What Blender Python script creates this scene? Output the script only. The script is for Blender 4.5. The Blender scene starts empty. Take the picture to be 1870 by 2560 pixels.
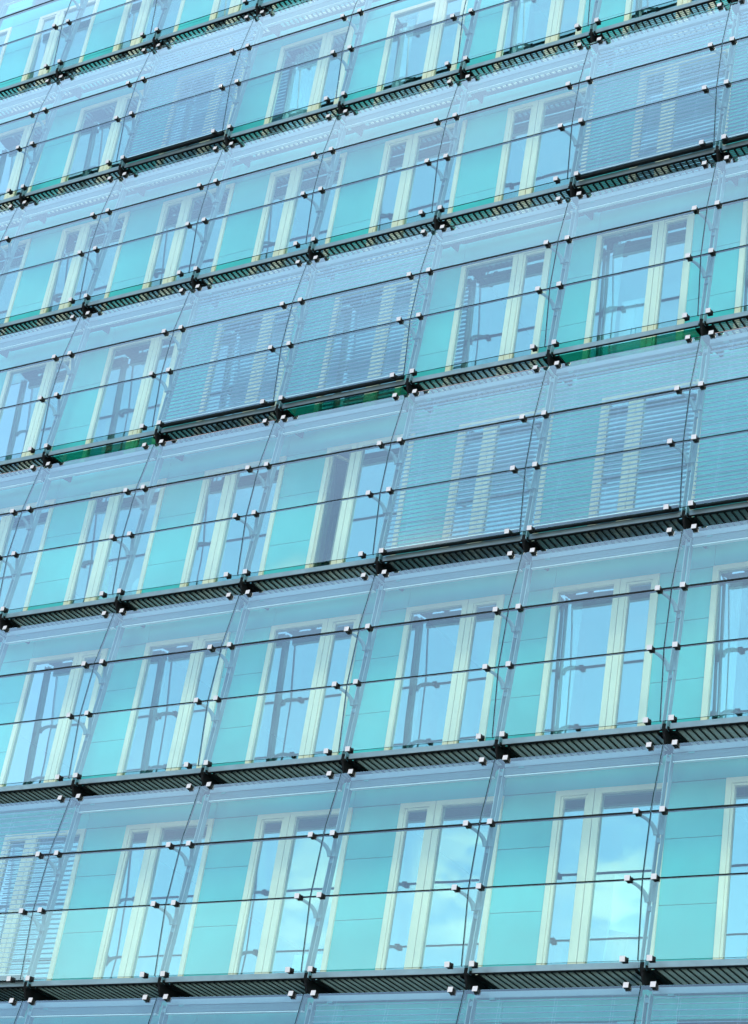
import bpy, math, random
from mathutils import Vector
random.seed(7)
C = bpy.context.scene.collection
sc = bpy.context.scene
R = math.radians

# ------------------------------------------------------------------ camera
Z0 = 10.7                       # ground level is z = 0; the lowest full row of screens starts at Z0
W, H = 2.795, 3.6               # bay width, storey height
cd = bpy.data.cameras.new('camera')
cam = bpy.data.objects.new('camera', cd); C.objects.link(cam)
cam.location = (23.8423, -25.2732, -9.0137 + Z0)
cam.rotation_euler = (2.0769809, -0.1508421, 0.5459307)
cd.sensor_fit = 'HORIZONTAL'; cd.sensor_width = 36; cd.lens = 5242.5 / 1870 * 36
cd.clip_end = 3000
sc.camera = cam

# ------------------------------------------------------------------ sky, sun, exposure
SUN_EL, SUN_AZ = 48, 140        # degrees; azimuth clockwise from +Y
SKY_STRENGTH, SUN_STRENGTH, SUN_ANGLE, EXPOSURE = 0.15, 0.9, 10, 1.75
wd = bpy.data.worlds.new('World'); sc.world = wd; wd.use_nodes = True
nt = wd.node_tree; N = nt.nodes; L = nt.links
for n in list(N): N.remove(n)
out = N.new('ShaderNodeOutputWorld'); bg = N.new('ShaderNodeBackground')
sky = N.new('ShaderNodeTexSky'); sky.sky_type = 'NISHITA'; sky.sun_disc = False
sky.sun_elevation = R(SUN_EL); sky.sun_rotation = R(SUN_AZ)
sky.air_density = 1.0; sky.dust_density = 0.3; sky.ozone_density = 0.3
tc = N.new('ShaderNodeTexCoord')
def wmath(op, a, b=None, c=None):
    m = N.new('ShaderNodeMath'); m.operation = op; m.use_clamp = op == 'MULTIPLY_ADD'
    for k, v in enumerate((a, b, c)):
        if v is None: continue
        if isinstance(v, (int, float)): m.inputs[k].default_value = v
        else: L.new(v, m.inputs[k])
    return m.outputs[0]
def cloud_noise(scale, stretch, rot, detail, lo, hi):
    mp = N.new('ShaderNodeMapping'); mp.inputs['Scale'].default_value = stretch; mp.inputs['Rotation'].default_value = rot
    nz = N.new('ShaderNodeTexNoise'); nz.inputs['Scale'].default_value = scale; nz.inputs['Detail'].default_value = detail; nz.inputs['Roughness'].default_value = 0.5
    mr = N.new('ShaderNodeMapRange'); mr.interpolation_type = 'SMOOTHSTEP'; mr.inputs['From Min'].default_value = lo; mr.inputs['From Max'].default_value = hi
    L.new(tc.outputs['Generated'], mp.inputs['Vector']); L.new(mp.outputs['Vector'], nz.inputs['Vector']); L.new(nz.outputs['Fac'], mr.inputs['Value'])
    return mr.outputs['Result']
def patch(d, r):
    """soft round region of the sky about direction d"""
    v = N.new('ShaderNodeVectorMath'); v.operation = 'DISTANCE'; v.inputs[1].default_value = d
    L.new(tc.outputs['Generated'], v.inputs[0])
    mr = N.new('ShaderNodeMapRange'); mr.interpolation_type = 'SMOOTHSTEP'; mr.inputs['From Min'].default_value = r; mr.inputs['From Max'].default_value = r * 0.35
    L.new(v.outputs['Value'], mr.inputs['Value'])
    return mr.outputs['Result']
wisps = cloud_noise(3.4, (1, 1.3, 2.6), (.3, .5, .2), 8, 0.50, 0.85)
fleece = cloud_noise(30, (1.0, 1.0, 2.2), (.5, .35, .1), 3, 0.36, 0.60)
where = wmath('MAXIMUM', wmath('MAXIMUM', patch((-0.428, -0.840, 0.333), 0.040), patch((-0.495, -0.806, 0.325), 0.038)), patch((-0.556, -0.772, 0.310), 0.034))
fac = wmath('MAXIMUM', wmath('MULTIPLY', wisps, 0.08), wmath('MULTIPLY', wmath('MULTIPLY', fleece, where), 0.30))
mx = N.new('ShaderNodeMixRGB'); mx.inputs['Color2'].default_value = (11.5, 8.8, 5.6, 1)
L.new(fac, mx.inputs['Fac'])
# thin pale veil of high cloud, thicker towards the zenith
sp = N.new('ShaderNodeSeparateXYZ'); L.new(tc.outputs['Generated'], sp.inputs[0])
vr = N.new('ShaderNodeMapRange'); vr.interpolation_type = 'SMOOTHSTEP'
vr.inputs['From Min'].default_value = 0.42; vr.inputs['From Max'].default_value = 0.85; vr.inputs['To Max'].default_value = 0.30
L.new(sp.outputs['Z'], vr.inputs['Value'])
veil = wmath('MULTIPLY', vr.outputs['Result'], wmath('MULTIPLY_ADD', cloud_noise(2.2, (1, 1, 1.6), (.1, .4, .3), 6, 0.25, 0.75), 0.5, 0.6))
mv = N.new('ShaderNodeMixRGB'); mv.inputs['Color2'].default_value = (4.6, 6.2, 7.6, 1)
L.new(veil, mv.inputs['Fac']); L.new(sky.outputs['Color'], mv.inputs['Color1'])
L.new(mv.outputs['Color'], mx.inputs['Color1']); L.new(mx.outputs['Color'], bg.inputs['Color'])
bg.inputs['Strength'].default_value = SKY_STRENGTH
L.new(bg.outputs['Background'], out.inputs['Surface'])
sd = bpy.data.lights.new('sun', 'SUN'); sd.energy = SUN_STRENGTH; sd.angle = R(SUN_ANGLE); sd.color = (1.0, 0.95, 0.86)
so = bpy.data.objects.new('sun', sd); C.objects.link(so); so.location = (-20, -30, 60)
az, el = R(SUN_AZ), R(SUN_EL)
toward = Vector((math.sin(az) * math.cos(el), math.cos(az) * math.cos(el), math.sin(el)))
so.rotation_euler = toward.to_track_quat('Z', 'Y').to_euler()
sc.view_settings.view_transform = 'Standard'; sc.view_settings.look = 'None'
sc.view_settings.gamma = 1; sc.view_settings.exposure = EXPOSURE
cy = sc.cycles
cy.max_bounces = 14; cy.transparent_max_bounces = 24; cy.glossy_bounces = 5; cy.diffuse_bounces = 4
cy.transmission_bounces = 4; cy.use_denoising = True; cy.sample_clamp_indirect = 6

# ------------------------------------------------------------------ materials
def principled(name, col, rough=0.5, metal=0.0, spec=0.5, vary=0.0, vscale=3.0, bump=0.0):
    m = bpy.data.materials.new(name); m.use_nodes = True
    t = m.node_tree; b = t.nodes['Principled BSDF']
    b.inputs['Base Color'].default_value = (*col, 1); b.inputs['Roughness'].default_value = rough
    b.inputs['Metallic'].default_value = metal; b.inputs['Specular IOR Level'].default_value = spec
    g = t.nodes.new('ShaderNodeNewGeometry')
    if vary:
        n = t.nodes.new('ShaderNodeTexNoise'); n.inputs['Scale'].default_value = vscale; n.inputs['Detail'].default_value = 5
        r = t.nodes.new('ShaderNodeMapRange'); r.inputs['From Min'].default_value = 0.3; r.inputs['From Max'].default_value = 0.7
        r.inputs['To Min'].default_value = 1 - vary; r.inputs['To Max'].default_value = 1 + vary
        v = t.nodes.new('ShaderNodeVectorMath'); v.operation = 'SCALE'; v.inputs[0].default_value = col
        t.links.new(g.outputs['Position'], n.inputs['Vector']); t.links.new(n.outputs['Fac'], r.inputs['Value'])
        t.links.new(r.outputs['Result'], v.inputs['Scale']); t.links.new(v.outputs['Vector'], b.inputs['Base Color'])
    if bump:
        n2 = t.nodes.new('ShaderNodeTexNoise'); n2.inputs['Scale'].default_value = vscale * 4
        bp = t.nodes.new('ShaderNodeBump'); bp.inputs['Strength'].default_value = bump; bp.inputs['Distance'].default_value = 0.01
        t.links.new(g.outputs['Position'], n2.inputs['Vector']); t.links.new(n2.outputs['Fac'], bp.inputs['Height'])
        t.links.new(bp.outputs['Normal'], b.inputs['Normal'])
    return m

def glass(name, tint, r0, refl=(1, 1, 1), wave=0.0, wscale=0.6, power=5.0, rough=0.0, dirt=0.0):
    """thin architectural glass: tinted see-through mixed with a mirror by angle"""
    m = bpy.data.materials.new(name); m.use_nodes = True
    t = m.node_tree; nn = t.nodes; ll = t.links
    for x in list(nn): nn.remove(x)
    o = nn.new('ShaderNodeOutputMaterial'); mix = nn.new('ShaderNodeMixShader')
    tr = nn.new('ShaderNodeBsdfTransparent'); tr.inputs['Color'].default_value = (*tint, 1)
    gl = nn.new('ShaderNodeBsdfGlossy'); gl.inputs['Color'].default_value = (*refl, 1); gl.inputs['Roughness'].default_value = rough
    lw = nn.new('ShaderNodeLayerWeight'); lw.inputs['Blend'].default_value = 0.5
    pw = nn.new('ShaderNodeMath'); pw.operation = 'POWER'; pw.inputs[1].default_value = power
    ma = nn.new('ShaderNodeMath'); ma.operation = 'MULTIPLY_ADD'; ma.inputs[1].default_value = 1 - r0; ma.inputs[2].default_value = r0
    ll.new(lw.outputs['Facing'], pw.inputs[0]); ll.new(pw.outputs[0], ma.inputs[0]); ll.new(ma.outputs[0], mix.inputs['Fac'])
    ll.new(tr.outputs[0], mix.inputs[1]); ll.new(gl.outputs[0], mix.inputs[2])
    last = mix
    g = nn.new('ShaderNodeNewGeometry')
    if dirt:
        # thin uneven film of dust on the outer face
        n = nn.new('ShaderNodeTexNoise'); n.inputs['Scale'].default_value = 1.7; n.inputs['Detail'].default_value = 8; n.inputs['Roughness'].default_value = 0.65
        mr = nn.new('ShaderNodeMapRange'); mr.inputs['From Min'].default_value = 0.35; mr.inputs['From Max'].default_value = 0.75
        mr.inputs['To Min'].default_value = dirt * 0.4; mr.inputs['To Max'].default_value = dirt * 1.6
        df = nn.new('ShaderNodeBsdfDiffuse'); df.inputs['Color'].default_value = (0.75, 0.8, 0.8, 1)
        m2 = nn.new('ShaderNodeMixShader')
        ll.new(g.outputs['Position'], n.inputs['Vector']); ll.new(n.outputs['Fac'], mr.inputs['Value']); ll.new(mr.outputs['Result'], m2.inputs['Fac'])
        ll.new(mix.outputs[0], m2.inputs[1]); ll.new(df.outputs[0], m2.inputs[2]); last = m2
    if wave:
        n = nn.new('ShaderNodeTexNoise'); n.inputs['Scale'].default_value = wscale; n.inputs['Detail'].default_value = 1
        bp = nn.new('ShaderNodeBump'); bp.inputs['Strength'].default_value = 1; bp.inputs['Distance'].default_value = wave
        ll.new(g.outputs['Position'], n.inputs['Vector']); ll.new(n.outputs['Fac'], bp.inputs['Height']); ll.new(bp.outputs['Normal'], gl.inputs['Normal'])
    ll.new(last.outputs[0], o.inputs['Surface'])
    return m

M = {}
M['outer'] = glass('outer_glass', (0.76, 0.92, 0.88), 0.085, (0.86, 1.0, 0.96), wave=0.002, wscale=0.9, power=1.9, dirt=0.012)
M['back'] = glass('inner_face_glass', (0.99, 1, 1), 0.0, power=8)
M['edge'] = principled('glass_edge', (0.004, 0.035, 0.035), 0.25)
M['window'] = glass('window_glass', (0.52, 0.74, 0.76), 0.43, (0.66, 1.0, 0.92), wave=0.0025, wscale=1.3, power=4)
M['greenglass'] = glass('green_floor_glass', (0.03, 0.30, 0.19), 0.04, power=5)
M['panel'] = principled('teal_glass_panel', (0.05, 0.39, 0.36), 0.42, 0, 0.35, vary=0.16, vscale=0.6)
M['joint'] = principled('panel_joint', (0.03, 0.16, 0.16), 0.6)
M['frame'] = principled('cream_window_frame', (0.63, 0.56, 0.38), 0.35, vary=0.05, vscale=2)
M['gasket'] = principled('dark_gasket', (0.24, 0.26, 0.18), 0.6)
M['post'] = principled('steel_post', (0.11, 0.21, 0.24), 0.5, 0, 0.25, vary=0.08, vscale=5)
M['postedge'] = principled('steel_post_edge', (0.24, 0.33, 0.35), 0.4, 0.1)
M['cap'] = principled('brushed_clamp_face', (0.45, 0.41, 0.375), 0.35, 0.1, vary=0.05, vscale=30)
M['black'] = principled('black_rubber', (0.004, 0.004, 0.004), 0.7, 0, 0.2, vary=0.3, vscale=9)
M['channel'] = principled('galvanised_channel', (0.24, 0.28, 0.29), 0.38, 0.3, vary=0.10, vscale=4)
M['bar'] = principled('shaded_grating_bar', (0.004, 0.005, 0.005), 0.7, 0, 0.2)  # bearing bars painted black, the shade on their sides put into the colour
M['crossbar'] = principled('skylit_galvanised_cross_bar', (0.14, 0.18, 0.155), 0.5, 0.1, vary=0.12, vscale=8)  # cross bars painted brighter to carry the skylight on their outward faces
M['rail'] = principled('white_blind_rail', (0.70, 0.72, 0.72), 0.35)
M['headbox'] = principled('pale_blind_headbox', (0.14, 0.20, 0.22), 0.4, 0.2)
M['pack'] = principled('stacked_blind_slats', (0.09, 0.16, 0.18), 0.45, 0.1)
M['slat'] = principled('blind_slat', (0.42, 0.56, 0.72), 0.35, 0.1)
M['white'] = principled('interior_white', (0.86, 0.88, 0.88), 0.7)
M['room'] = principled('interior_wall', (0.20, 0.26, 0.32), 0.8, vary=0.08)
M['carpet'] = principled('interior_carpet', (0.10, 0.12, 0.14), 0.9)
M['slab'] = principled('concrete_slab', (0.30, 0.31, 0.31), 0.8, vary=0.1)
M['rod'] = principled('copper_cable_rod', (0.55, 0.36, 0.32), 0.35, 0.5)
M['lime'] = principled('lime_cloth', (0.45, 0.72, 0.12), 0.7)
M['asphalt'] = principled('paving', (0.20, 0.20, 0.19), 0.85, vary=0.15, vscale=0.5)

# ------------------------------------------------------------------ mesh helpers
class MB:
    def __init__(s): s.v = []; s.f = []; s.m = []
    def poly(s, pts, faces, mats):
        b = len(s.v); s.v += [tuple(p) for p in pts]
        for k, f in enumerate(faces):
            s.f.append([b + i for i in f]); s.m.append(mats if isinstance(mats, int) else mats[k])
    def box(s, a, b, mi=0):
        x0, y0, z0 = a; x1, y1, z1 = b
        s.poly([(x0, y0, z0), (x1, y0, z0), (x1, y1, z0), (x0, y1, z0), (x0, y0, z1), (x1, y0, z1), (x1, y1, z1), (x0, y1, z1)],
               [(0, 3, 2, 1), (4, 5, 6, 7), (0, 1, 5, 4), (1, 2, 6, 5), (2, 3, 7, 6), (3, 0, 4, 7)], mi)
    def prism(s, prof, x0, x1, mi=0):
        """closed profile of (y, z) points swept along x"""
        n = len(prof); pts = [(x0, y, z) for y, z in prof] + [(x1, y, z) for y, z in prof]
        fs = [tuple(range(n)), tuple(range(2 * n - 1, n - 1, -1))] + [(i + n, (i + 1) % n + n, (i + 1) % n, i) for i in range(n)]
        s.poly(pts, fs, mi)
    def frame(s, o, u, v, w, a, b, mi=0):
        """box with corners a, b in the frame (u, v, w) at o"""
        P = [o + u * x + v * y + w * z for x, y, z in
             [(a[0], a[1], a[2]), (b[0], a[1], a[2]), (b[0], b[1], a[2]), (a[0], b[1], a[2]), (a[0], a[1], b[2]), (b[0], a[1], b[2]), (b[0], b[1], b[2]), (a[0], b[1], b[2])]]
        s.poly(P, [(0, 3, 2, 1), (4, 5, 6, 7), (0, 1, 5, 4), (1, 2, 6, 5), (2, 3, 7, 6), (3, 0, 4, 7)], mi)
    def tube(s, path, radii, n=10, mi=0):
        rings = []; prev = None
        for i, p in enumerate(path):
            d = (path[min(i + 1, len(path) - 1)] - path[max(i - 1, 0)]).normalized()
            a = d.orthogonal() if prev is None else (prev - d * prev.dot(d))
            a.normalize(); prev = a; b = d.cross(a)
            rings.append([p + (a * math.cos(2 * math.pi * k / n) + b * math.sin(2 * math.pi * k / n)) * radii[i] for k in range(n)])
        base = len(s.v)
        for r in rings: s.v += [tuple(q) for q in r]
        for i in range(len(rings) - 1):
            for k in range(n):
                s.f.append([base + i * n + k, base + i * n + (k + 1) % n, base + (i + 1) * n + (k + 1) % n, base + (i + 1) * n + k]); s.m.append(mi)
        s.f.append([base + k for k in range(n - 1, -1, -1)]); s.m.append(mi)
        e = base + (len(rings) - 1) * n
        s.f.append([e + k for k in range(n)]); s.m.append(mi)
    def mesh(s, name, mats):
        me = bpy.data.meshes.new(name); me.from_pydata(s.v, [], s.f)
        for m in mats: me.materials.append(M[m])
        me.polygons.foreach_set('material_index', s.m); me.update()
        return me

def tag(o, label=None, cat=None, group=None, kind=None):
    if label: o['label'] = label
    if cat: o['category'] = cat
    if group: o['group'] = group
    if kind: o['kind'] = kind
    return o
def empty(name, loc=(0, 0, 0)):
    o = bpy.data.objects.new(name, None); C.objects.link(o); o.location = loc; o.empty_display_size = 0.2; return o
def put(name, me, parent=None, loc=(0, 0, 0)):
    o = bpy.data.objects.new(name, me); C.objects.link(o); o.parent = parent; o.location = loc; return o

# ------------------------------------------------------------------ which bays the photograph shows
SCREEN = {-1: range(-1, 5), 0: range(-1, 5), 1: range(-1, 5), 2: range(-2, 5), 3: range(-2, 5), 4: range(-3, 5), 5: range(-3, 4), 6: range(-3, 1)}
WALK = {0: range(-1, 5), 1: range(-1, 5), 2: range(-2, 5), 3: range(-2, 5), 4: range(-2, 5), 5: range(-3, 5), 6: range(-3, 1)}
DOWN = {(-1, 2), (-1, 3), (-1, 4), (0, -1), (2, 2), (2, 3), (2, 4), (3, 0), (3, 1), (4, 3), (4, 4), (5, -1)}
GLASSFLOOR = {(3, -1), (3, 1), (3, 3)}
ORD = ['first', 'second', 'third', 'fourth', 'fifth', 'sixth', 'seventh', 'eighth']
ROW = {-1: 'bottom cut-off row', 0: 'lowest full row', 1: 'second full row', 2: 'third full row', 3: 'fourth full row', 4: 'fifth full row', 5: 'sixth full row', 6: 'topmost cut-off row'}

# ------------------------------------------------------------------ ground
g = MB(); g.box((-900, -900, -0.5), (900, 900, 0.0))
tag(put('ground', g.mesh('ground', ['asphalt'])), kind='structure')

# ------------------------------------------------------------------ the building behind the glass skin
YI = 1.033                       # face of the inner wall
bld = empty('office_building', (0, YI, 0))
tag(bld, 'office building wall of teal panels and cream framed windows behind the glass screens', 'building')
X0, X1 = -8 * W, 9 * W
def bput(name, me, loc=(0, 0, 0)): return put(name, me, bld, (loc[0], loc[1] - YI, loc[2]))

TOP = 3.09                       # head of the windows
def wall_panel_mesh(odd):
    """teal glass panels of one bay: the wide pier beside the window, the strip above it"""
    b = MB()
    a0, a1 = (2.035, 2.95) if odd else (-0.28, 0.645)
    zs = [0.05, 0.17, 1.19, 2.21, 3.10]
    for i in range(len(zs) - 1):
        b.box((a0, YI, zs[i] + 0.005), (a1, YI + 0.03, zs[i + 1] - 0.005), 0)
    b.box((a0, YI + 0.03, 0.05), (a1, YI + 0.10, 3.10), 1)
    s0 = 0.16 if odd else -0.28
    b.box((s0, YI, 3.11), (s0 + W - 0.008, YI + 0.03, 3.60), 0)
    b.box((s0, YI + 0.03, 3.10), (s0 + W, YI + 0.10, 3.65), 1)
    return b.mesh('wall_panel', ['panel', 'joint'])
def window_meshes(odd):
    xa, xb = (0.155, 2.035) if odd else (0.645, 2.515)
    m0, m1 = (1.255, 1.47) if odd else (1.195, 1.42)
    fw = 0.09; z0, z1 = 0.05, TOP + 0.005
    fr = MB(); yf = YI - 0.035
    fr.box((xa, yf, z0), (xa + fw, YI + 0.10, z1)); fr.box((xb - fw, yf, z0), (xb, YI + 0.10, z1))
    fr.box((xa + fw, yf, z1 - 0.085), (m0, YI + 0.10, z1)); fr.box((m1, yf, z1 - 0.085), (xb - fw, YI + 0.10, z1))
    fr.box((xa + fw, yf, z0), (m0, YI + 0.10, z0 + 0.09)); fr.box((m1, yf, z0), (xb - fw, YI + 0.10, z0 + 0.09))
    mu = MB(); w3 = (m1 - m0)
    mu.box((m0, yf, z0), (m0 + w3 * .47, YI + 0.10, z1)); mu.box((m0 + w3 * .53, yf, z0), (m1, YI + 0.10, z1))
    mu.box((m0 + w3 * .47, YI - 0.01, z0), (m0 + w3 * .53, YI + 0.09, z1), 1)
    n0, n1 = (m1, xb - fw) if odd else (xa + fw, m0)     # narrow opening light
    w0, w1 = (xa + fw, m0) if odd else (m1, xb - fw)     # wide fixed light
    sa = MB(); t = 0.045; zb, zt = z0 + 0.09, z1 - 0.085; ys = YI - 0.02
    for a, b_ in (((n0, zb), (n0 + t, zt)), ((n1 - t, zb), (n1, zt)), ((n0 + t, zb), (n1 - t, zb + t)), ((n0 + t, zt - t), (n1 - t, zt))):
        sa.box((a[0] + .004, ys, a[1] + .004), (b_[0] - .004, YI + 0.05, b_[1] - .004))
    gk = MB()
    for (p, q, u) in ((w0, w1, 0.0), (n0 + t, n1 - t, t)):
        e = 0.012; y = YI + 0.005; y2 = YI + 0.02
        gk.box((p, y, zb + u), (p + e, y2, zt - u)); gk.box((q - e, y, zb + u), (q, y2, zt - u))
        gk.box((p + e, y, zt - u - e), (q - e, y2, zt - u))
    def pane(p, q, u):
        c = MB(); y = YI + 0.022
        c.poly([(p, y, zb + u), (q, y, zb + u), (q, y, zt - u), (p, y, zt - u)], [(0, 1, 2, 3)], 0)
        c.poly([(p, y + .02, zb + u), (q, y + .02, zb + u), (q, y + .02, zt - u), (p, y + .02, zt - u)], [(3, 2, 1, 0)], 1)
        return c.mesh('window_pane', ['window', 'back'])
    return dict(frame=fr.mesh('frame', ['frame']), mullion=mu.mesh('mullion', ['frame', 'gasket']), sash=sa.mesh('sash', ['frame']),
                gasket=gk.mesh('gasket', ['gasket']), pane=pane(w0, w1, 0), pane2=pane(n0 + t, n1 - t, t))
PAN = {0: wall_panel_mesh(False), 1: wall_panel_mesh(True)}
WIN = {0: window_meshes(False), 1: window_meshes(True)}
OPEN = (2, 1)                    # the one narrow light that stands open
for n in range(-1, 8):
    lo, hi = {-1: (-3, 6), 0: (-3, 6), 1: (-3, 6), 2: (-3, 6), 3: (-4, 6), 4: (-4, 5), 5: (-4, 5), 6: (-5, 3), 7: (-6, 0)}[n]
    for k in range(lo, hi):
        L0 = (k * W, 0, Z0 + n * H)
        bput('wall_panel', PAN[n % 2], L0)
        if n == 7 or (n == -1): continue
        wi = WIN[n % 2]; w = empty('window'); w.parent = bld; w.location = (L0[0], -YI, L0[2])
        put('frame', wi['frame'], w); put('mullion', wi['mullion'], w); put('gasket', wi['gasket'], w)
        put('pane', wi['pane'], w)
        if (n, k) != OPEN:
            put('sash', wi['sash'], w); put('pane', wi['pane2'], w)
        else:
            # sash swung inwards on its left edge
            hx = 0.645 + 0.09 if n % 2 == 0 else 1.47
            s = put('sash', wi['sash'], w); p = put('pane', wi['pane2'], w)
            for q in (s, p):
                q.location = Vector((hx, YI, 0)); q.rotation_euler = (0, 0, R(62))
                q.data = q.data.copy()
                for v in q.data.vertices: v.co.x -= hx; v.co.y -= YI
for n in range(-2, 9):
    z = Z0 + n * H
    s = MB(); s.box((X0, YI + 0.12, z - 0.30), (X1, YI + 9, z + 0.02)); bput('floor_slab', s.mesh('floor_slab', ['slab']))
    s = MB(); s.box((X0, YI + 0.6, z + 0.0205), (X1, YI + 9, z + 0.03)); bput('carpet', s.mesh('carpet', ['carpet']))
    s = MB(); s.box((X0, YI + 0.4, z - 0.62), (X1, YI + 9, z - 0.60)); bput('ceiling', s.mesh('ceiling', ['white']))
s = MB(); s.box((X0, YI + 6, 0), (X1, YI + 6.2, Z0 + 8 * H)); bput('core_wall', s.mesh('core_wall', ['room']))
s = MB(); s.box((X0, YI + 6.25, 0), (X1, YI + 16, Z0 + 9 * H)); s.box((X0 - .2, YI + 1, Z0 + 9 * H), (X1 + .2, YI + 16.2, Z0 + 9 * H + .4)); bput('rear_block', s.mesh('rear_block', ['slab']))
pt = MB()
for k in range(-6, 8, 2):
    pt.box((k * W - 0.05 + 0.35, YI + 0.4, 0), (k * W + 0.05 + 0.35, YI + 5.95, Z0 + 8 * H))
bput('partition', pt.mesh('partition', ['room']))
# plain bands of the same panels below and above what the photograph reaches
lw = MB()
for r_ in range(0, 4):
    lw.box((X0, YI, r_ * 1.77 + 0.01), (X1, YI + 0.1, r_ * 1.77 + 1.76))
bput('lower_wall', lw.mesh('lower_wall', ['panel']))
uw = MB()
for n in range(8, 9): uw.box((X0, YI, Z0 + n * H + .01), (X1, YI + .1, Z0 + (n + 1) * H))
bput('upper_wall', uw.mesh('upper_wall', ['panel']))
for n in range(-1, 8):
    lo, hi = {-1: (-3, 6), 0: (-3, 6), 1: (-3, 6), 2: (-3, 6), 3: (-4, 6), 4: (-4, 5), 5: (-4, 5), 6: (-5, 3), 7: (-6, 0)}[n]
    e = MB(); s0 = 0.16 if n % 2 else -0.28; z = Z0 + n * H
    e.box((X0, YI, z + .05), (lo * W + s0 - .01, YI + .1, z + H - .01)); e.box((hi * W + s0 + .01 + (0.001 if n % 2 else 0), YI, z + .05), (X1, YI + .1, z + H - .01))
    bput('end_wall', e.mesh('end_wall', ['panel']))

# ------------------------------------------------------------------ outer skin: profile of one storey (y, z)
PA, PB, PC, PD = (0.0, 0.0), (-0.0935, 1.151), (-0.025, 2.184), (0.181, 3.307)
def vec(p, x=0.0): return Vector((x, p[0], p[1]))
def pane_mesh(p, q, lift=0.0):
    """one sheet of the screen between two heights, clear faces and dark green edges"""
    d = (vec(q) - vec(p)).normalized(); nrm = Vector((0, -d.z, d.y)); X = Vector((1, 0, 0))
    g_ = 0.009; T = 0.022; ln = (vec(q) - vec(p)).length
    o = vec(p) + nrm * lift
    x0, x1 = 0.007, W - 0.007
    P = [o + X * x + d * s + nrm * t for t in (0, T) for x, s in ((x0, g_), (x1, g_), (x1, ln - g_), (x0, ln - g_))]
    b = MB()
    b.poly(P, [(4, 5, 6, 7), (3, 2, 1, 0), (0, 1, 5, 4), (1, 2, 6, 5), (2, 3, 7, 6), (3, 0, 4, 7)], [0, 1, 2, 2, 2, 2])
    return b.mesh('glass_pane', ['outer', 'back', 'edge'])
PANES = [pane_mesh(PA, PB), pane_mesh(PB, PC), pane_mesh(PC, PD, 0.012)]
def seal_mesh():
    """dark seal strips under the two horizontal joints"""
    b = MB()
    b.box((0.01, PB[0] - 0.012, PB[1] - 0.007), (W - 0.01, PB[0] + 0.020, PB[1] + 0.007))
    b.box((0.01, PC[0] - 0.030, PC[1] - 0.008), (W - 0.01, PC[0] + 0.035, PC[1] + 0.008))
    for p, q in ((PA, PB), (PB, PC), (PC, PD)):
        b.prism([(p[0] - .004, p[1]), (q[0] - .004, q[1]), (q[0] + .006, q[1]), (p[0] + .006, p[1])], -.006, .006, 1)
    return b.mesh('joint_seal', ['black', 'edge'])
SEAL = seal_mesh()
def clamp_mesh(dirv):
    d = dirv.normalized(); nrm = Vector((0, -d.z, d.y)); X = Vector((1, 0, 0)); O = Vector((0, 0, 0))
    b = MB(); c = 0.040
    b.frame(O, X, nrm, d, (-c, 0.080, -c), (c, 0.090, c), 0)
    b.frame(O, X, nrm, d, (-c + .004, 0.026, -c + .004), (c - .004, 0.0795, c - .004), 1)
    b.frame(O, X, nrm, d, (-c, -0.035, -c), (c, -0.002, c), 1)
    b.frame(O, X, nrm, d, (-.012, -.002, -.012), (.012, .026, .012), 1)
    me = b.mesh('clamp', ['cap', 'black']); return me
CL = [clamp_mesh(vec(PB) - vec(PA)), clamp_mesh(Vector((0, 0.0, 1))), clamp_mesh(Vector((0, 0.02, 1))), clamp_mesh(vec(PD) - vec(PC))]
PY0, PY1 = 0.150, 0.405          # the leaning post behind the joint, at z = -0.05 and z = 3.25
def post_y(z): return PY0 + (PY1 - PY0) * (z + 0.05) / 3.3
def post_mesh():
    d = Vector((0, PY1 - PY0, 3.3)).normalized(); nrm = Vector((0, -d.z, d.y)); X = Vector((1, 0, 0)); O = Vector((0, PY0, -0.05))
    b = MB(); L_ = 3.32
    for s in (-1, 1):                 # twin plates with spacers between them
        a, e = sorted((s * .033, s * .043))
        b.frame(O, X, nrm, d, (a, -.072, 0), (e, .026, L_), 0)
        b.frame(O, X, nrm, d, (a, .0265, 0), (e, .030, L_), 1)  # front strip in a lighter colour, painting the light reflected along the edges
    for z in (0.02, 0.85, 1.9, 3.2):
        b.frame(O, X, nrm, d, (-.0325, -.03, z), (.0325, .015, z + .07), 0)
    return b.mesh('post', ['post', 'postedge'])
POST = post_mesh()
def bez(p0, p1, p2, p3, n=12):
    return [p0 * (1 - t) ** 3 + p1 * 3 * t * (1 - t) ** 2 + p2 * 3 * t * t * (1 - t) + p3 * t ** 3 for t in [i / n for i in range(n + 1)]]
def arm_mesh(side, pc, drop):
    z = pc[1]; a = Vector((side * 0.042, post_y(z - drop) - 0.035, z - drop)); e = Vector((side * 0.205, pc[0] + 0.035, z - 0.012))
    p = bez(a, a + Vector((side * 0.01, -0.03, drop * .62)), e + Vector((-side * .09, 0.10, -0.02)), e)
    n = len(p); b = MB(); b.tube(p, [0.040 - 0.018 * i / (n - 1) for i in range(n)], 10, 0)
    return b.mesh('arm', ['post'])
ARMS = [arm_mesh(s, p, dr) for p, dr in ((PB, 0.23), (PC, 0.23)) for s in (-1, 1)]
def make_screen(n, k, label, group):
    t = empty('glass_screen', (k * W, 0, Z0 + n * H)); tag(t, label, 'glass screen', group)
    for m in PANES: put('glass_pane', m, t)
    put('joint_seal', SEAL, t)
    for (py, pz), m in zip((PA, PB, PC, PD), CL):
        dz = 0.02 if m is CL[0] else (-0.02 if m is CL[3] else 0)
        for x in (0.205, W - 0.205):
            put('clamp', m, t, (x, py, pz + dz))
    p = put('post', POST, t)
    for m in ARMS: put('arm', m, p)
    return t
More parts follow.
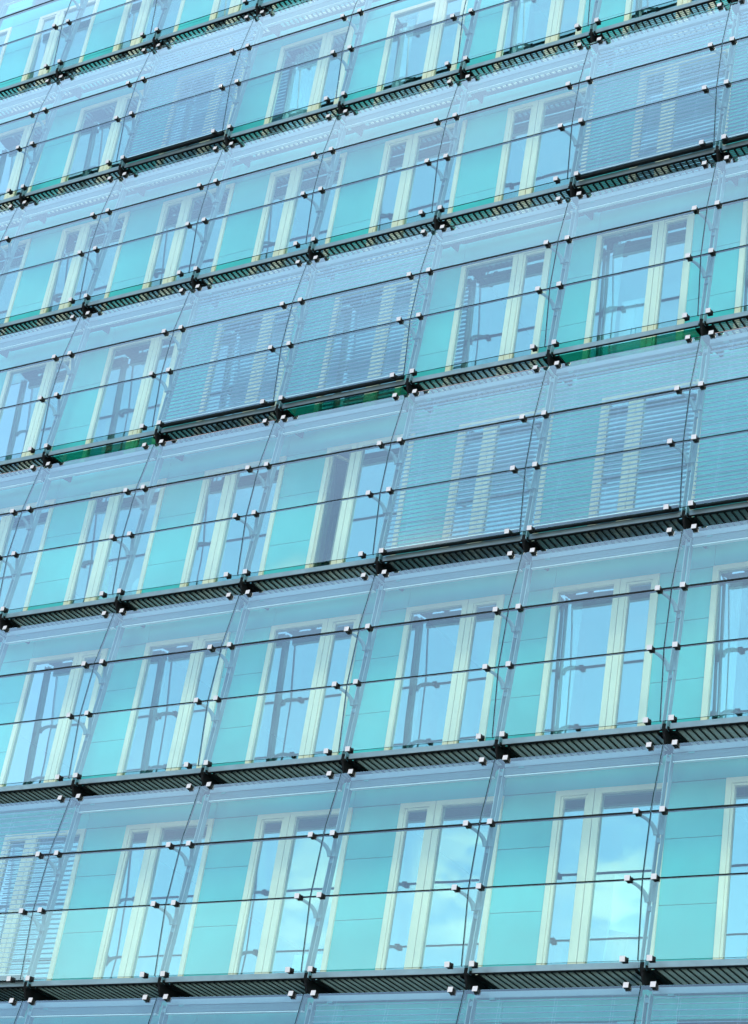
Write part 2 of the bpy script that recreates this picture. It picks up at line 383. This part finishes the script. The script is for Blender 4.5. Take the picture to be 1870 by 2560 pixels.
for n, ks in SCREEN.items():
    for i, k in enumerate(ks):
        st = 'over lowered blind' if (n, k) in DOWN else 'over raised blind'
        make_screen(n, k, f'three-pane glass screen {st}, {ORD[i]} from left in {ROW[n]}', 'glass screens of the outer skin')

# ------------------------------------------------------------------ steel walkways between the storeys
def grating_mesh(x0, x1, y0, y1):
    b = MB(); z0, z1 = -0.052, -0.012
    b.box((x0, y0, z0 + .010), (x1, y0 + .008, z1), 0); b.box((x0, y1 - .008, z0), (x1, y1, z1), 0)
    n = 21; 
    for i in range(n + 1):
        x = x0 + (x1 - x0) * i / n
        b.box((x - .009, y0 + .008, z0), (x + .009, y1 - .008, z1), 0)
    m = int((y1 - y0) / 0.044)
    for j in range(1, m):
        y = y0 + (y1 - y0) * j / m
        for i in range(n):
            xa = x0 + (x1 - x0) * i / n + .009; xb = x0 + (x1 - x0) * (i + 1) / n - .009
            b.poly([(xa, y, z0 + .006), (xb, y, z0 + .006), (xb, y + .004, z1 - .004), (xa, y + .004, z1 - .004)], [(0, 1, 2, 3)], 1)
    return b.mesh('grating', ['bar', 'crossbar'])
GR = grating_mesh(0.15, W - 0.15, 0.230, 0.93)
def channel_mesh():
    b = MB()
    b.prism([(0.185, -0.030), (0.185, 0.058), (0.235, 0.058), (0.235, 0.048), (0.197, 0.048), (0.197, -0.030)], 0.065, W - 0.065, 0)
    b.prism([(0.197, -0.043), (0.193, -0.0305), (0.220, -0.0305), (0.220, -0.043)], 0.065, W - 0.065, 1)
    return b.mesh('channel_beam', ['channel', 'black'])
CH = channel_mesh()
def edge_mesh():
    b = MB(); b.box((0.15, 0.931, -0.08), (W - .15, 0.955, -0.02)); return b.mesh('inner_angle', ['black'])
IA = edge_mesh()
def bracket_mesh():
    b = MB()
    prof = [(0.10, 0.02), (0.10, -0.075), (0.20, -0.235), (0.42, -0.27), (1.02, -0.16), (1.02, -0.005), (0.2, -0.005)]
    b.prism(prof[::-1], -0.016, 0.016)
    return b.mesh('bracket', ['black'])
BR = bracket_mesh()
def side_plate_mesh():
    b = MB()
    for s in (-1, 1):
        xs = sorted((s * 0.018, s * 0.138)); ys = [0.232, 0.36, 0.372, 0.44, 0.452, 0.52, 0.532, 0.94]
        for i in range(0, len(ys), 2): b.box((xs[0], ys[i], -0.055), (xs[1], ys[i + 1], -0.045))
        e = sorted((s * 0.1385, s * 0.148)); b.box((e[0], 0.232, -0.075), (e[1], 0.94, -0.03))
    return b.mesh('side_plate', ['black'])
SP = side_plate_mesh()
def knuckle_mesh():
    b = MB()
    b.tube([Vector((0, 0.150, z)) for z in (-.10, -.075, -.005, 0.03)], [.024, .042, .042, .032], 14)
    b.box((-0.062, 0.15, -0.050), (0.062, 0.30, -0.006))
    b.tube([Vector((0, 0.145, -0.06)), Vector((0, 0.155, -0.15)), Vector((0, 0.22, -0.26))], [.022, .02, .018], 10)
    return b.mesh('knuckle', ['black'])
KN = knuckle_mesh()
def rod_mesh():
    b = MB(); b.tube([Vector((0.08, 0.262, -0.205)), Vector((W - 0.08, 0.262, -0.205))], [.006, .006], 8); return b.mesh('cable_rod', ['rod'])
ROD = rod_mesh()
def floorglass_mesh():
    b = MB(); x0, x1, y0, y1 = 0.15, W - .15, 0.230, 0.93
    b.poly([(x0, y0, -.05), (x1, y0, -.05), (x1, y1, -.05), (x0, y1, -.05)], [(3, 2, 1, 0)], 0)
    b.poly([(x0, y0, -.035), (x1, y0, -.035), (x1, y1, -.035), (x0, y1, -.035)], [(0, 1, 2, 3)], 1)
    return b.mesh('glass_floor', ['greenglass', 'back'])
FG = floorglass_mesh()
for n, ks in WALK.items():
    for i, k in enumerate(ks):
        gf = (n, k) in GLASSFLOOR
        what = 'steel walkway bay with green glass floor' if gf else 'steel walkway bay with dark grating'
        t = empty('walkway_bay', (k * W, 0, Z0 + n * H))
        tag(t, f'{what} under {ROW[n]}, {ORD[i]} from left', 'walkway', 'walkway bays between the rows')
        put('channel_beam', CH, t)
        if gf: put('glass_floor', FG, t)
        else: put('grating', GR, t)
        put('inner_angle', IA, t); put('bracket', BR, t); put('side_plate', SP, t); put('knuckle', KN, t)
        if n == 3 and not gf: put('cable_rod', ROD, t)

# ------------------------------------------------------------------ venetian blinds
def blind_y(z): return post_y(z) - 0.045
def headbox_mesh():
    b = MB(); b.box((0.10, 0.30, 3.235), (W - 0.09, 0.40, 3.325)); return b.mesh('headbox', ['headbox'])
HB = headbox_mesh()
def motor_mesh():
    b = MB(); b.box((0.34, 0.305, 3.205), (0.43, 0.36, 3.234))
    return b.mesh('motor_bracket', ['joint'])
MO = motor_mesh()
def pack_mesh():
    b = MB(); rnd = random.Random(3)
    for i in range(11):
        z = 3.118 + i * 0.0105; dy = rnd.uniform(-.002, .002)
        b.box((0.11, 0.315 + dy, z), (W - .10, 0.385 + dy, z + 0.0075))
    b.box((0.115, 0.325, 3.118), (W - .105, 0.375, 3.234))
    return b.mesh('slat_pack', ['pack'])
PK = pack_mesh()
def rail_mesh(z, y):
    b = MB(); b.box((0.10, y - .030, z), (W - .09, y + .030, z + .012)); return b.mesh('bottom_rail', ['rail'])
RU = rail_mesh(3.094, 0.345)
def slats_mesh():
    b = MB(); z = 0.20; n = 0; hw = 0.028; a = R(7)
    while z < 3.22:
        y = blind_y(z)
        cy_, sy_ = math.cos(a) * hw, math.sin(a) * hw
        x0, x1 = 0.115, W - 0.085
        # slightly cupped slat of two facets, 1 mm thick
        pts = []
        for x in (x0, x1):
            for (yy, zz) in ((-cy_, -sy_), (0, 0.006), (cy_, sy_), (cy_, sy_ + .0015), (0, .0075), (-cy_, -sy_ + .0015)):
                pts.append((x, y + yy, z + zz))
        b.poly(pts, [(0, 1, 7, 6), (1, 2, 8, 7), (2, 3, 9, 8), (3, 4, 10, 9), (4, 5, 11, 10), (5, 0, 6, 11), (5, 4, 1, 0), (4, 3, 2, 1), (6, 7, 10, 11), (7, 8, 9, 10)], 0)
        z += 0.088; n += 1
    for x in (0.5, W / 2, W - 0.5):
        for yy in (-.037, .037):
            b.tube([Vector((x, blind_y(0.15) + yy, 0.15)), Vector((x, blind_y(3.24) + yy, 3.24))], [.0012, .0012], 4)
    return b.mesh('slats', ['slat'])
SL = slats_mesh()
RD = rail_mesh(0.135, blind_y(0.14))
def drain_mesh():
    b = MB(); y = blind_y(0.1); b.box((0.10, y - .035, 0.045), (W - .09, y + .035, 0.115)); return b.mesh('weight_bar', ['black'])
WB = drain_mesh()
for n, ks in SCREEN.items():
    for i, k in enumerate(ks):
        dn = (n, k) in DOWN
        t = empty('venetian_blind', (k * W, 0, Z0 + n * H))
        tag(t, f'white venetian blind {"lowered over" if dn else "drawn up above"} window, {ORD[i]} from left in {ROW[n]}', 'blind', 'blinds behind the glass screens')
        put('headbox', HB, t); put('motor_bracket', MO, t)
        if dn:
            put('slats', SL, t); put('bottom_rail', RD, t); put('weight_bar', WB, t)
        else:
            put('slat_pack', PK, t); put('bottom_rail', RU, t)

# ------------------------------------------------------------------ things seen inside, and some curtains added for reflections
def inside(n, k, x, y=0.35): return (k * W + x, YI + y, Z0 + n * H + 0.031)
def flipchart(n, k, x, label, rz=0.5):
    t = empty('flipchart', inside(n, k, x, 0.55)); t.rotation_euler = (0, 0, rz); tag(t, label, 'flipchart')
    b = MB(); b.box((-.34, -.012, 0.95), (.34, .012, 1.80)); put('board', b.mesh('board', ['white']), t)
    for s in (-1, 1):
        l = MB(); l.tube([Vector((s * .30, .015, 1.75)), Vector((s * .42, -.04, 0))], [.013, .013], 8); put('leg', l.mesh('leg', ['postedge']), t)
    l = MB(); l.tube([Vector((0, .02, 1.75)), Vector((0, .55, 0))], [.013, .013], 8); put('leg', l.mesh('leg', ['postedge']), t)
def cabinet(n, k, x, label, w=0.8, h=1.1):
    t = empty('cabinet', inside(n, k, x)); tag(t, label, 'cabinet')
    b = MB(); b.box((-w / 2, 0, 0.05), (w / 2, .42, h)); put('carcass', b.mesh('carcass', ['white']), t)
    for s in (-1, 1):
        x0, x1 = sorted((s * .006, s * (w / 2 - .01)))
        d = MB(); d.box((x0, -.018, .07), (x1, -.001, h - .02)); dd = put('door', d.mesh('door', ['white']), t)
        q = MB(); q.box((s * .04 - .008, -.035, h * .55), (s * .04 + .008, -.0185, h * .55 + .14)); put('handle', q.mesh('handle', ['post']), dd)
flipchart(0, 3, 1.85, 'white flipchart board standing inside the lower right window', 0.7)
cabinet(0, 1, 2.0, 'white cabinet inside the window below left of the centre', 0.8, 0.75)
cabinet(3, 3, 0.9, 'tall white cabinet inside the window above the green glass floor at right', 0.6, 1.7)
def coat(n, k, x):
    t = empty('coat_stand', inside(n, k, x, .5)); tag(t, 'coat stand with lime green jacket inside a left hand window', 'coat stand')
    b = MB(); b.tube([Vector((0, 0, 0)), Vector((0, 0, 1.8))], [.018, .015], 8)
    for a in range(4): b.tube([Vector((0, 0, .12)), Vector((math.cos(a * math.pi / 2) * .25, math.sin(a * math.pi / 2) * .25, 0.012))], [.014, .012], 6)
    for a in range(4): b.tube([Vector((0, 0, 1.6)), Vector((math.cos(a * math.pi / 2) * .12, math.sin(a * math.pi / 2) * .12, 1.74))], [.009, .008], 6)
    put('stand', b.mesh('stand', ['post']), t)
    j = MB(); rings = [(1.62, .03, .03), (1.56, .17, .06), (1.45, .21, .09), (1.2, .19, .09), (.95, .21, .10), (.82, .22, .09)]
    pts = []; m = 14
    for z, a, c in rings: pts += [(math.cos(2 * math.pi * i / m) * a * (1 + .08 * math.sin(i * 2.1 + z * 9)), -.05 + math.sin(2 * math.pi * i / m) * c, z) for i in range(m)]
    fs = [(r * m + i, r * m + (i + 1) % m, (r + 1) * m + (i + 1) % m, (r + 1) * m + i) for r in range(len(rings) - 1) for i in range(m)]
    j.poly(pts, [f[::-1] for f in fs], 0); put('jacket', j.mesh('jacket', ['lime']), t)
coat(2, -1, 1.02)
def lampthing(n, k, x):
    t = empty('floor_lamp', inside(n, k, x, .5)); tag(t, 'round white floor lamp inside a window left of the centre', 'lamp')
    b = MB(); b.tube([Vector((0, 0, z)) for z in (0, .02, .03, .72)], [.16, .16, .014, .012], 14); put('stem', b.mesh('stem', ['post']), t)
    pts = [Vector((0, 0, .95 - .27 * math.cos(math.pi * i / 10))) for i in range(11)]
    s = MB(); s.tube(pts, [max(.005, .27 * math.sin(math.pi * i / 10)) for i in range(11)], 20); put('lamp_shade', s.mesh('lamp_shade', ['white']), t)
lampthing(2, -1, 2.15)

def curtain_mesh(w, h):
    b = MB(); pts = []; m = 40
    for z in (0.04, h):
        for i in range(m + 1): pts.append((w * i / m, 0.022 * math.sin(i * 1.35), z))
        for i in range(m, -1, -1): pts.append((w * i / m, 0.022 * math.sin(i * 1.35) + .004, z))
    q = 2 * (m + 1)
    b.poly(pts, [(i, (i + 1) % q, (i + 1) % q + q, i + q) for i in range(q)], 0)
    return b.mesh('curtain', ['cloth'])
M['cloth'] = principled('white_curtain_cloth', (0.80, 0.84, 0.84), 0.9)
for n, k, x, w, lab in ((5, 0, 0.45, 0.75, 'wide white curtain hanging inside the window of the sixth full row, under its fourth screen'),
                        (5, 1, 0.38, 0.30, 'narrow white curtain inside the window of the sixth full row, under its fifth screen'),
                        (5, 2, 0.38, 0.28, 'narrow white curtain inside the window of the sixth full row, under its sixth screen'),
                        (1, 3, 0.36, 0.26, 'slim white curtain added for a window reflection, second full row, under its fifth screen'),  # curtain shape added in place of the bright reflection beside the post
                        (1, 4, 0.34, 0.24, 'slim white curtain added for a reflection in the last window of the second full row'),  # another added strip, imitating the bright reflection in this window
                        (3, 3, 0.40, 0.22, 'slim white curtain inside the window above the green glass floor at right')):
    t = tag(put('curtain', curtain_mesh(w, 2.9), None, inside(n, k, x, 0.16)), lab, 'curtain', 'curtains inside the windows')
